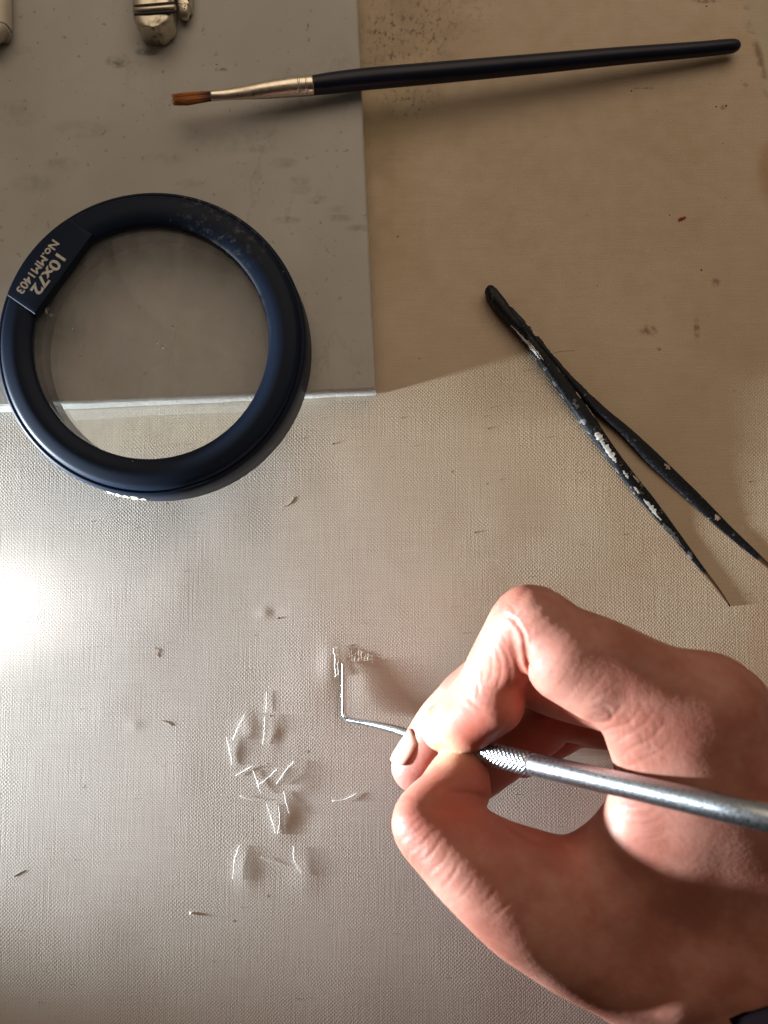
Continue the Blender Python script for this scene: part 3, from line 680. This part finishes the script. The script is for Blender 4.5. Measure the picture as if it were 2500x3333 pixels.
# extra pads of flesh
FING['thumb'].append([(395, 860, 32.5, 5.6), (390, 910, 34, 6.6)])
FING['thumb'].append([(345, 905, 34.5, 5.4), (285, 968, 38, 5.9), (210, 1060, 42.0, 6.4), (330, 1190, 46.5, 7.6), (472, 1318, 50, 8.5), (606, 1428, 51.5, 8.9), (740, 1518, 50, 9.2), (885, 1605, 46, 9.5), (1060, 1692, 41, 9.8), (1270, 1835, 36, 10.5)])
FING['index'].append([(420, 640, 33, 6.8), (520, 560, 36, 7.4)])
FING['index'].append([(820, 400, 51, 8.5), (940, 480, 52, 8.0)])
palm = group_field(FING['palm'], 7.0)
F = None
for g_ in ('index', 'middle', 'ring', 'little', 'thumb'):
    f_ = smin(palm, group_field(FING[g_], 3.0), 5.5 if g_ != 'index' else 4.5)
    F = f_ if F is None else smin(F, f_, 0.4)
# creases: shallow valleys along curves
def crease(pts, depth, wdt):
    P = [np.array(C(*q)) for q in pts]
    for i in range(len(P) - 1):
        a, b = P[i], P[i + 1]; r = wdt * 3
        mn = np.minimum(a, b) - r; mx = np.maximum(a, b) + r
        i0 = np.clip(((mn - lo3) / VOX).astype(int), 0, dims); i1 = np.clip(((mx - lo3) / VOX).astype(int) + 2, 0, dims)
        if np.any(i1 <= i0): continue
        sl_ = tuple(slice(i0[k], i1[k]) for k in range(3))
        X = ax[0][sl_[0]][:, None, None]; Y = ax[1][sl_[1]][None, :, None]; Z = ax[2][sl_[2]][None, None, :]
        d = b - a; L2 = max(float(d @ d), 1e-6); t = np.clip(((X - a[0]) * d[0] + (Y - a[1]) * d[1] + (Z - a[2]) * d[2]) / L2, 0, 1)
        D2 = (X - a[0] - t * d[0]) ** 2 + (Y - a[1] - t * d[1]) ** 2 + (Z - a[2] - t * d[2]) ** 2
        G = CR[sl_]; np.maximum(G, depth * np.exp(-D2 / wdt ** 2), out=G)
CR = np.zeros(tuple(dims), np.float32)
crease([(618, 250, 57), (640, 300, 56), (655, 380, 52), (700, 490, 46)], 1.3, 1.1)        # fold inside the bent index
crease([(505, 965, 38), (440, 940, 42), (370, 930, 43)], .5, 1.2)
crease([(610, 1105, 47), (700, 1130, 50), (840, 1110, 51), (960, 1075, 52)], .6, 1.4)
F = F + CR; del CR
def surface_nets(F):
    """naive surface nets on the grid; returns vertices (mm) and quads"""
    s = F < 0
    nx, ny, nz = F.shape
    c = sum(s[i:nx - 1 + i, j:ny - 1 + j, k:nz - 1 + k].astype(np.int8) for i in (0, 1) for j in (0, 1) for k in (0, 1))
    act = (c > 0) & (c < 8); I = np.argwhere(act); num = -np.ones(act.shape, np.int64); num[act] = np.arange(len(I))
    acc = np.zeros((len(I), 3)); cnt = np.zeros(len(I))
    cor = [(i, j, k) for i in (0, 1) for j in (0, 1) for k in (0, 1)]
    val = {q: F[I[:, 0] + q[0], I[:, 1] + q[1], I[:, 2] + q[2]] for q in cor}
    for q in cor:
        for d in range(3):
            if q[d] == 0:
                q2 = list(q); q2[d] = 1; q2 = tuple(q2); a, b = val[q], val[q2]
                m = (a < 0) != (b < 0); t = np.where(m, a / np.where(m, a - b, 1), 0)
                p = np.tile(np.array(q, float), (len(I), 1)); p[:, d] = t
                acc[m] += p[m]; cnt[m] += 1
    V = I + acc / cnt[:, None]
    quads = []
    for d in range(3):
        e = [1, 1, 1]; sl0 = [slice(1, -1)] * 3; sl0[d] = slice(0, -1); sl1 = list(sl0); sl1[d] = slice(1, None)
        a = s[tuple(sl0)]; b = s[tuple(sl1)]; E = np.argwhere(a != b); inside = a[a != b]
        off = np.array([1, 1, 1]); off[d] = 0; E = E + off
        u, v = (d + 1) % 3, (d + 2) % 3
        du = np.zeros(3, int); du[u] = 1; dv = np.zeros(3, int); dv[v] = 1
        g = lambda P: num[P[:, 0], P[:, 1], P[:, 2]]
        q = np.stack([g(E - du - dv), g(E - dv), g(E), g(E - du)], 1)
        q[~inside] = q[~inside][:, ::-1]; quads.append(q)
    Q = np.vstack(quads); Q = Q[(Q >= 0).all(1)]
    return V * VOX + lo3, Q
V, Q = surface_nets(F)
# two rounds of gentle smoothing (Taubin)
E = np.vstack([Q[:, [0, 1]], Q[:, [1, 2]], Q[:, [2, 3]], Q[:, [3, 0]]]); deg = np.bincount(E.ravel(), minlength=len(V)).astype(float)
for lam in (.5, -.52) * 7:
    A = np.zeros_like(V)
    for d in range(3):
        A[:, d] = np.bincount(E[:, 0], V[E[:, 1], d], len(V)) + np.bincount(E[:, 1], V[E[:, 0], d], len(V))
    V = V + lam * (A / deg[:, None] - V)
# fine folds traced over the visible side: pushed in along the surface normal
me_ = np_mesh('tmp', V, Q); NRM = np.zeros(len(V) * 3, np.float32); me_.vertex_normals.foreach_get('vector', NRM); NRM = NRM.reshape(-1, 3); bpy.data.meshes.remove(me_)
q_ = V * 1e-3 - np.array(CAM); dep = -(q_[:, 2] * -CR_ + q_[:, 1] * SR_); dep = np.abs(dep)
ux = (1250 + q_[:, 0] / dep * FP - 1200) / .7836; uy = (1666.5 - (q_[:, 1] * CR_ + q_[:, 2] * SR_) / dep * FP - 1850) / .7836
disp_ = np.zeros(len(V)); face = np.clip((NRM[:, 2] + .15) * 3, 0, 1)
def fold(pts, depth, wd_, zmin=25):
    P = spline(pts, max(10, len(pts) * 5)); x0, y0 = P.min(0) - 4 * wd_; x1, y1 = P.max(0) + 4 * wd_
    sel = np.where((ux > x0) & (ux < x1) & (uy > y0) & (uy < y1) & (V[:, 2] > zmin))[0]
    if len(sel) == 0: return
    best = np.full(len(sel), 1e9); tt = np.zeros(len(sel)); L_ = len(P) - 1
    for i in range(L_):
        a, b = P[i], P[i + 1]; d = b - a; t = np.clip(((ux[sel] - a[0]) * d[0] + (uy[sel] - a[1]) * d[1]) / (d @ d), 0, 1)
        D = (ux[sel] - a[0] - t * d[0]) ** 2 + (uy[sel] - a[1] - t * d[1]) ** 2; mm = D < best; best[mm] = D[mm]; tt[mm] = (i + t[mm]) / L_
    end = np.clip(np.sin(math.pi * np.clip(tt, .02, .98)) * 1.6, 0, 1); D = np.sqrt(best)
    disp_[sel] += end * face[sel] * (-depth * np.exp(-(D / wd_) ** 2) + depth * .30 * np.exp(-((D - 2.2 * wd_) / wd_) ** 2))
FOLDS = [
 ([(556, 192), (602, 216), (640, 272), (652, 340), (668, 410), (712, 492)], .55, 9), ([(598, 250), (622, 205), (662, 168)], .22, 7), ([(628, 262), (660, 240), (700, 236)], .20, 7), ([(568, 140), (600, 165), (612, 200)], .15, 7),
 ([(470, 300), (508, 360), (512, 430), (488, 490)], .17, 7), ([(505, 290), (545, 370), (548, 450), (520, 520)], .19, 7), ([(440, 380), (474, 430), (470, 490)], .16, 7), ([(545, 300), (580, 370), (590, 440), (575, 510)], .16, 7), ([(425, 440), (455, 480), (452, 540)], .15, 7), ([(585, 330), (618, 400), (630, 470)], .15, 7), ([(400, 470), (425, 510), (425, 560)], .14, 7), ([(520, 230), (560, 280), (575, 320)], .13, 7),
 ([(370, 480), (420, 545), (470, 585), (540, 600)], .20, 9), ([(350, 510), (395, 570), (450, 610)], .14, 8),
 ([(905, 588), (958, 574), (1003, 592), (1012, 640)], .35, 9), ([(915, 626), (970, 641), (1012, 620), (1062, 556)], .35, 9), ([(948, 690), (1010, 662), (1082, 640), (1142, 558)], .32, 8), ([(998, 742), (1060, 702), (1150, 642), (1202, 560)], .26, 8), ([(1028, 802), (1100, 742), (1182, 700), (1242, 620)], .26, 8), ([(1040, 842), (1120, 802), (1205, 762), (1270, 700)], .22, 8), ([(1070, 600), (1090, 650), (1130, 690), (1140, 750)], .2, 8), ([(1120, 540), (1150, 600), (1190, 640), (1200, 700)], .16, 8), ([(1060, 760), (1110, 800), (1130, 850)], .2, 8), ([(1150, 700), (1190, 760), (1260, 800)], .16, 8),
 ([(1015, 975), (1100, 992), (1185, 962)], .2, 8), ([(1075, 1062), (1160, 1064), (1245, 1022)], .2, 8), ([(1085, 1130), (1180, 1122), (1260, 1080)], .16, 8), ([(1050, 1015), (1130, 1030), (1210, 1000)], .15, 8),
 ([(720, 480), (770, 430), (800, 370)], .10, 7), ([(760, 520), (820, 450), (860, 380)], .12, 7), ([(810, 560), (870, 480), (920, 400)], .12, 7), ([(870, 580), (930, 500), (985, 430)], .14, 8), ([(900, 560), (980, 520), (1050, 470)], .14, 8),
 ([(512, 966), (450, 940), (385, 932), (318, 926)], .28, 9), ([(500, 1000), (440, 975), (380, 965)], .12, 8),
 ([(128, 1132), (195, 1098), (235, 1058)], .2, 8), ([(165, 1182), (230, 1135), (266, 1088)], .2, 8), ([(200, 1232), (262, 1182), (296, 1128)], .2, 8), ([(240, 1274), (302, 1222), (336, 1168)], .18, 8), ([(296, 1332), (352, 1272), (378, 1206)], .16, 8), ([(350, 1392), (412, 1332), (440, 1280)], .14, 8), ([(110, 1060), (165, 1040), (210, 1010)], .12, 8), ([(520, 1452), (572, 1402), (604, 1356)], .14, 9), ([(440, 1420), (500, 1370), (530, 1320)], .12, 9),
 ([(300, 1010), (340, 1060), (400, 1090)], .12, 9), ([(620, 1112), (640, 1180), (700, 1240)], .10, 9), ([(860, 1060), (900, 1110), (960, 1130)], .12, 9)]
for a__, b__, c__ in FOLDS: fold(a__, b__ * ((.30 if a__[0][0] > 700 else .5) if b__ < .5 else .75), c__ * .9)
V = V + NRM * disp_[:, None]
pe = empty('person', (V[:, 0].mean() * 1e-3, V[:, 1].mean() * 1e-3, 0.001)); tag(pe, "person's right hand gripping the steel probe, wrist in a dark sleeve", 'person')
me = np_mesh('hand', V * 1e-3, Q)
def vmask(rows):
    m = np.zeros(len(V))
    for (cx, cy, z, r, a) in rows:
        c = np.array(C(cx, cy, z)); m = np.maximum(m, a * np.exp(-((V - c) ** 2).sum(1) / r ** 2))
    return m
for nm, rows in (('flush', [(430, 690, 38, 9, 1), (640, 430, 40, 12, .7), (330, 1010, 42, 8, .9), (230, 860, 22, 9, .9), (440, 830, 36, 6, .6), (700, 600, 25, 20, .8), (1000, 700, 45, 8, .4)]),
                 ('pale', [(240, 690, 31, 5.0, 1), (340, 765, 33, 4.6, 1), (330, 720, 33, 4, .8), (200, 620, 25, 6, .4), (440, 760, 32, 2.5, .5)]),
                 ('dim_tint', [(160, 820, 18, 10, 1), (230, 700, 18, 9, .9), (330, 600, 20, 9, .7), (430, 900, 12, 14, .8)]), ('wrinkle', [(500, 450, 44, 12, 1), (1060, 700, 55, 14, 1), (260, 1180, 42, 13, .9), (1150, 1000, 52, 12, .5), (660, 220, 55, 7, .5), (420, 1350, 45, 14, .5), (300, 600, 36, 8, .3)])):
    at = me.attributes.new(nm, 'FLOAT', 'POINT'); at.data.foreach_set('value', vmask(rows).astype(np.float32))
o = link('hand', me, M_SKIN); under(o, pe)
# nails: curved plates let into the fingertips
def nail(base_c, tip_c, normal, wid, curv, name='fingernail'):
    a, b = Vector(C(*base_c)), Vector(C(*tip_c)); T = (b - a).normalized(); N = Vector(normal).normalized(); N = (N - T * N.dot(T)).normalized(); Sd = T.cross(N)
    Vn, Fn = [], []; n, m = 12, 13
    for lay in (0, -.5):
        for i in range(n):
            t = i / (n - 1); wl = wid * (.80 + .20 * math.sin(t * 2.6)) * (1 if 0 < i < n - 1 else .8)
            for j in range(m):
                s_ = j / (m - 1) * 2 - 1
                p = a.lerp(b, t) + Sd * (s_ * wl) + N * (-curv * s_ * s_ + lay - .25 * (1 - t)) + T * (-.9 * s_ * s_ * (1 if t > .5 else -1) * abs(2 * t - 1))
                Vn.append(p * 1e-3)
    nm_ = n * m
    for lay in (0, 1):
        for i in range(n - 1):
            for j in range(m - 1):
                q = [lay * nm_ + i * m + j, lay * nm_ + i * m + j + 1, lay * nm_ + (i + 1) * m + j + 1, lay * nm_ + (i + 1) * m + j]; Fn.append(q)
    rim_ = [j for j in range(m)] + [i * m + m - 1 for i in range(1, n)] + [(n - 1) * m + j for j in range(m - 2, -1, -1)] + [i * m for i in range(n - 2, 0, -1)]
    for k in range(len(rim_)):
        p_, q_ = rim_[k], rim_[(k + 1) % len(rim_)]; Fn.append((p_, q_, q_ + nm_, p_ + nm_))
    me = mesh(name, Vn, Fn); bm = bmesh.new(); bm.from_mesh(me); bmesh.ops.recalc_face_normals(bm, faces=bm.faces); bm.to_mesh(me); bm.free()
    o = link(name, me, M_NAIL); return under(o, pe)
nail((168, 668, 20.7), (90, 796, 19.8), (-.85, .40, .34), 3.9, 1.7)
nail((262, 600, 25.0), (214, 680, 22.5), (-.80, .25, -.45), 3.6, 1.7)
# sleeve cuff round the wrist
c0_ = Vector(C(2040, 1640, 66)) * 1e-3; c0_.z = .037; cpts = [c0_ + Vector((.62, -.78, 0)) * t for t in (0, .012, .04, .09)]
cm = sweep('sleeve', cpts, [(.034, .030), (.036, .031), (.038, .032), (.040, .034)], 48, disp=lambda i, k, th: .02 * math.sin(5 * th + i) + .01 * math.sin(11 * th), caps=False)
o = link('sleeve', cm, M_CLOTH); sm = o.modifiers.new('thick', 'SOLIDIFY'); sm.thickness = .0015; sm.offset = 1; under(o, pe)

# ================================================================ THINGS AT THE TOP LEFT
def slab_body(name, rows, zb, th, mat, parent=None, n=20, power=.6):
    """rows of (py, px centre, half width px, height factor)"""
    S_ = spline(rows, 44); z = zb + th / 2
    pts = [W(r[1], r[0], z) for r in S_]; rr = [(r[2] * kpx(z + th / 2, 505, 40), th / 2 * r[3] * 1e-3) for r in S_]
    pts = [Vector((p.x, p.y, (zb + th / 2 * r[3]) * 1e-3)) for p, r in zip(pts, S_)]
    o = link(name, sweep(name, pts, rr, n, power=power), mat)
    return under(o, parent) if parent else o
sv = empty('silver_tool', W(505, 0, SZ)); tag(sv, 'tarnished silver handle end with two dark grooves, at the top edge on marble', 'metal handle')
slab_body('body', [(-330, 505, 60, 1), (-60, 504, 66, 1), (40, 505, 67, 1), (75, 507, 65, 1), (95, 508, 59, 1), (107, 509, 48, 1), (115, 510, 33, 1), (120, 510, 10, 1)], SZ + .05, 8.5, M_SILVER, sv, 40, .5)
for y in (16, 43, -20):
    pts = [W(505 + d, y - .085 * d, SZ + 8.55 - .75 * (abs(d) / 62) ** 4) for d in np.linspace(-64, 64, 21)]
    o = link('groove', sweep('groove', pts, [.00048] * 21, 8), M_DARK); under(o, sv)
o = link('bead', sweep('bead', [W(505 + d, 29.5 - .085 * d, SZ + 8.45 - .75 * (abs(d) / 62) ** 4) for d in np.linspace(-65, 65, 21)], [.00085] * 21, 10), M_SILVER); under(o, sv)
sc_ = empty('silver_clip', W(602, 0, SZ)); tag(sc_, 'small narrow tarnished metal end right of the grooved silver handle', 'metal clip')
slab_body('blade', [(-260, 604, 26, 1), (0, 603, 23, 1), (30, 602, 20, 1), (46, 602, 16, .9), (51, 602, 9, .5)], SZ + .05, 4.5, M_SILVER, sc_, 20, .5)
for k, (x, y, s) in enumerate(((596, 6, 5), (608, 12, 6), (603, 20, 4), (612, 2, 4), (600, 28, 2.5))):
    lump('tarnish_spot', W(x, y, SZ + 4.35), (s * 8e-5, s * 8e-5, 1.6e-4), M_CRUMB, sc_, seed=k, sub=2)
iv = slab_body('ivory_tool', [(-300, -40, 66, 1), (60, -33, 66, 1), (95, -31, 60, .95), (112, -30, 46, .8), (121, -30, 24, .45)], SZ + .05, 7, M_WHITE, None, 32, .6)
tag(iv, 'ivory coloured rounded handle end at the top left corner', 'handle')

# ================================================================ FIBRES
fib = [((799, 2323), (776, 2368), (759, 2407), 1.3, 'straight slanting white fibre, topmost of the scattered ones', .9),
       ((863, 2328), (861, 2375), (856, 2422), 1.2, 'upright white fibre right of the topmost slanting one', .9),
       ((737, 2397), (748, 2440), (757, 2489), 1.0, 'pale upright fibre, leftmost of the scattered ones', .9),
       ((824, 2492), (797, 2507), (767, 2524), .5, 'short white fibre slanting down left, just below the leftmost one', 1.0),
       ((824, 2507), (838, 2545), (849, 2581), .8, 'white fibre crossed near its end by a slanting fibre', 1.0),
       ((906, 2499), (876, 2528), (839, 2556), 1.2, 'slanting white fibre that crosses another at its lower end', 1.0),
       ((958, 2477), (930, 2508), (901, 2551), 1.2, 'bluish white forked fibre, upper right of the crossed pair', 1.1),
       ((781, 2589), (820, 2603), (868, 2601), .5, 'faint curved fibre lying level under the crossed pair', .6),
       ((868, 2616), (884, 2662), (898, 2713), .7, 'long kinked fibre, left side of the V shape', .9),
       ((908, 2621), (911, 2668), (904, 2713), .8, 'thin upright fibre, right side of the V shape', .8),
       ((923, 2574), (932, 2612), (943, 2648), .5, 'hazy short fibre above right of the V shape', .8),
       ((1163, 2580), (1125, 2600), (1082, 2606), .9, 'lone white fibre left of the thumb joint', 1.1),
       ((780, 2750), (764, 2800), (759, 2860), .9, 'curved upright fibre, lowest on the left', .9),
       ((955, 2753), (958, 2800), (985, 2845), .8, 'curved fibre with forked foot, lowest on the right', .9),
       ((849, 2788), (880, 2803), (918, 2815), .3, 'faint level fibre between the two lowest curved ones', .6),
       ((1087, 2109), (1091, 2155), (1092, 2203), .5, 'wavy pulled thread beside the tear, the left of the pair', 1.2),
       ((1096, 2104), (1101, 2150), (1102, 2196), .7, 'wavy pulled thread beside the probe tip, the right of the pair', 1.2),
       ((868, 2250), (867, 2290), (865, 2318), .2, 'very faint short fibre above the upright white one', .6)]
for k, (a_, b_, c_, z_, lab, th_) in enumerate(fib):
    n = 14; row = spline([a_, b_, c_], n); pts = []
    wv_ = .9 if 'wavy' not in lab else 2.0
    for i in range(n):
        t = i / (n - 1); p = W(row[i][0] + rng.normal() * wv_, row[i][1], 0); p.z = zc(p) + (.20 + .16 * z_ + .14 * z_ * math.sin(math.pi * t + k) ) * 1e-3; pts.append(p)
    o = link('fibre', sweep('fibre', pts, [th_ * 0.80e-4 * (.7 + .3 * math.sin(math.pi * min(max(i / (n - 1), .05), .95))) for i in range(n)], 6), M_FIBRE)
    tag(o, lab, 'fibre', 'loose white canvas fibres')
def hair(name, pts2, r, mat, lab, cat, z=.05, group=None):
    row = spline(pts2, 16); pts = []
    for i in range(16):
        p = W(row[i][0], row[i][1]); p.z = zc(p) + (.03 + z * math.sin(math.pi * i / 15)) * 1e-3; pts.append(p)
    o = link(name, sweep(name, pts, [r] * 16, 6), mat); tag(o, lab, cat, group)
hair('hair', [(1798, 1150), (1830, 1143), (1870, 1142)], 3.0e-5, M_BROWN, 'very thin brown hair right of the tweezers joint', 'hair')
hair('brown_fibre', [(503, 2108), (514, 2118), (508, 2128), (518, 2138)], 4e-5, M_BROWN, 'tiny curled brown fibre on the brightly lit canvas', 'fibre')
hair('grey_fibre', [(42, 2853), (58, 2843), (80, 2832)], 7e-5, simple('grey_lint', (.24, .22, .20), .8), 'dark grey fibre near the lower left corner', 'fibre')
hair('grey_fibre', [(525, 2345), (545, 2352), (562, 2362)], 7e-5, simple('grey', (.25, .23, .2), .8), 'short grey fibre on the lit canvas, left of the white fibres', 'fibre')
hair('loose_thread', [(915, 1652), (940, 1640), (958, 1618)], 7e-5, simple('sandy', (.48, .39, .30), .8), 'sandy loose thread below the magnifier', 'thread')
0 and hair('loose_thread', [(290, 710 + 2230), (430, 2970), (445, 2985)], 7e-5, simple('sandy2', (.45, .40, .34), .8), 'sandy loose thread at the lower left', 'thread')
crumbs = [(1295, 770, 5, 'black crumb right of the marble slab'), (2283, 879, 6, 'black crumb at the right, above the stains'), (1365, 1167, 4, 'black crumb below right of the marble corner'), (1085, 1445, 6, 'grey crumb right of the magnifier rim'),
          (1590, 1395, 4, 'tiny crumb left of the tweezers'), (1548, 1733, 6, 'black crumb above the index finger knuckle'), (1310, 1940 - 580, 3, 'speck on the canvas between magnifier and tweezers'), (2442, 1568, 4, 'brown crumb right of the far tweezers arm'), (2364, 344, 6, 'right one of two brown crumbs below the brush end'),
          (2331, 347, 5, 'left one of two brown crumbs below the brush end'), (2300, 20, 5, 'brown crumb at the top edge above the brush'), (880, 2330, 4, 'black speck above the upright white fibre'), (908, 2012, 6, 'black crumb in the small dent of the canvas'), (830, 2068, 3, 'speck below the small dent'), (1145, 2100, 4, 'black speck above the tear'),
          (2032, 1740, 3, 'tiny speck between tweezers and index finger'), (2055, 296, 5, 'small brown crumb under the brush handle'), (2179, 700, 4, 'small brown crumb left of the red one'), (1630, 1562, 3, 'speck near the left side of the tweezers arm')]
for k, (x, y, s, lab) in enumerate(crumbs):
    p = W(x, y); p.z = zc(p) + s * 1.2e-5
    o = lump('crumb', p, (s * 5e-5, s * 3.6e-5, s * 2.4e-5), M_CRUMB, None, seed=k + 90, sub=2); o.rotation_euler.z = k * 1.3
    tag(o, lab, 'crumb', 'dark crumbs on the canvas')
p = W(2219, 712); p.z = zc(p) + .0003
o = lump('wax_crumb', p, (.0013, .00042, .0003), M_RED, None, seed=5); o.rotation_euler.z = .38; tag(o, 'elongated red crumb at the right above the tweezers', 'crumb')
p = W(622, 2971); p.z = zc(p) + .0002
o = lump('plaster_crumb', p, (.0004, .0004, .0002), M_CHIP, None, seed=6); tag(o, 'single round pale crumb at the lower left', 'crumb')
# countless dust grains
V2, F2 = [], []
for k in range(260):
    x, y = rng.uniform(0, 2500), rng.uniform(0, 3333)
    if x < 1240 and y < 1300: continue
    p = W(x, y); s = rng.uniform(4e-5, 1.3e-4); p.z = zc(p) + s * .6; off = len(V2)
    for d in ((1, 0, 0), (-1, 0, 0), (0, 1, 0), (0, -1, 0), (0, 0, 1), (0, 0, -1)): V2.append((p.x + d[0] * s * rng.uniform(.5, 1.5), p.y + d[1] * s * rng.uniform(.5, 1.5), p.z + d[2] * s))
    for t in ((0, 2, 4), (2, 1, 4), (1, 3, 4), (3, 0, 4), (2, 0, 5), (1, 2, 5), (3, 1, 5), (0, 3, 5)): F2.append(tuple(q + off for q in t))
o = link('dust', mesh('dust', V2, F2, False), M_CRUMB); tag(o, 'fine dark dust grains scattered over the canvas', 'dust', kind='stuff')
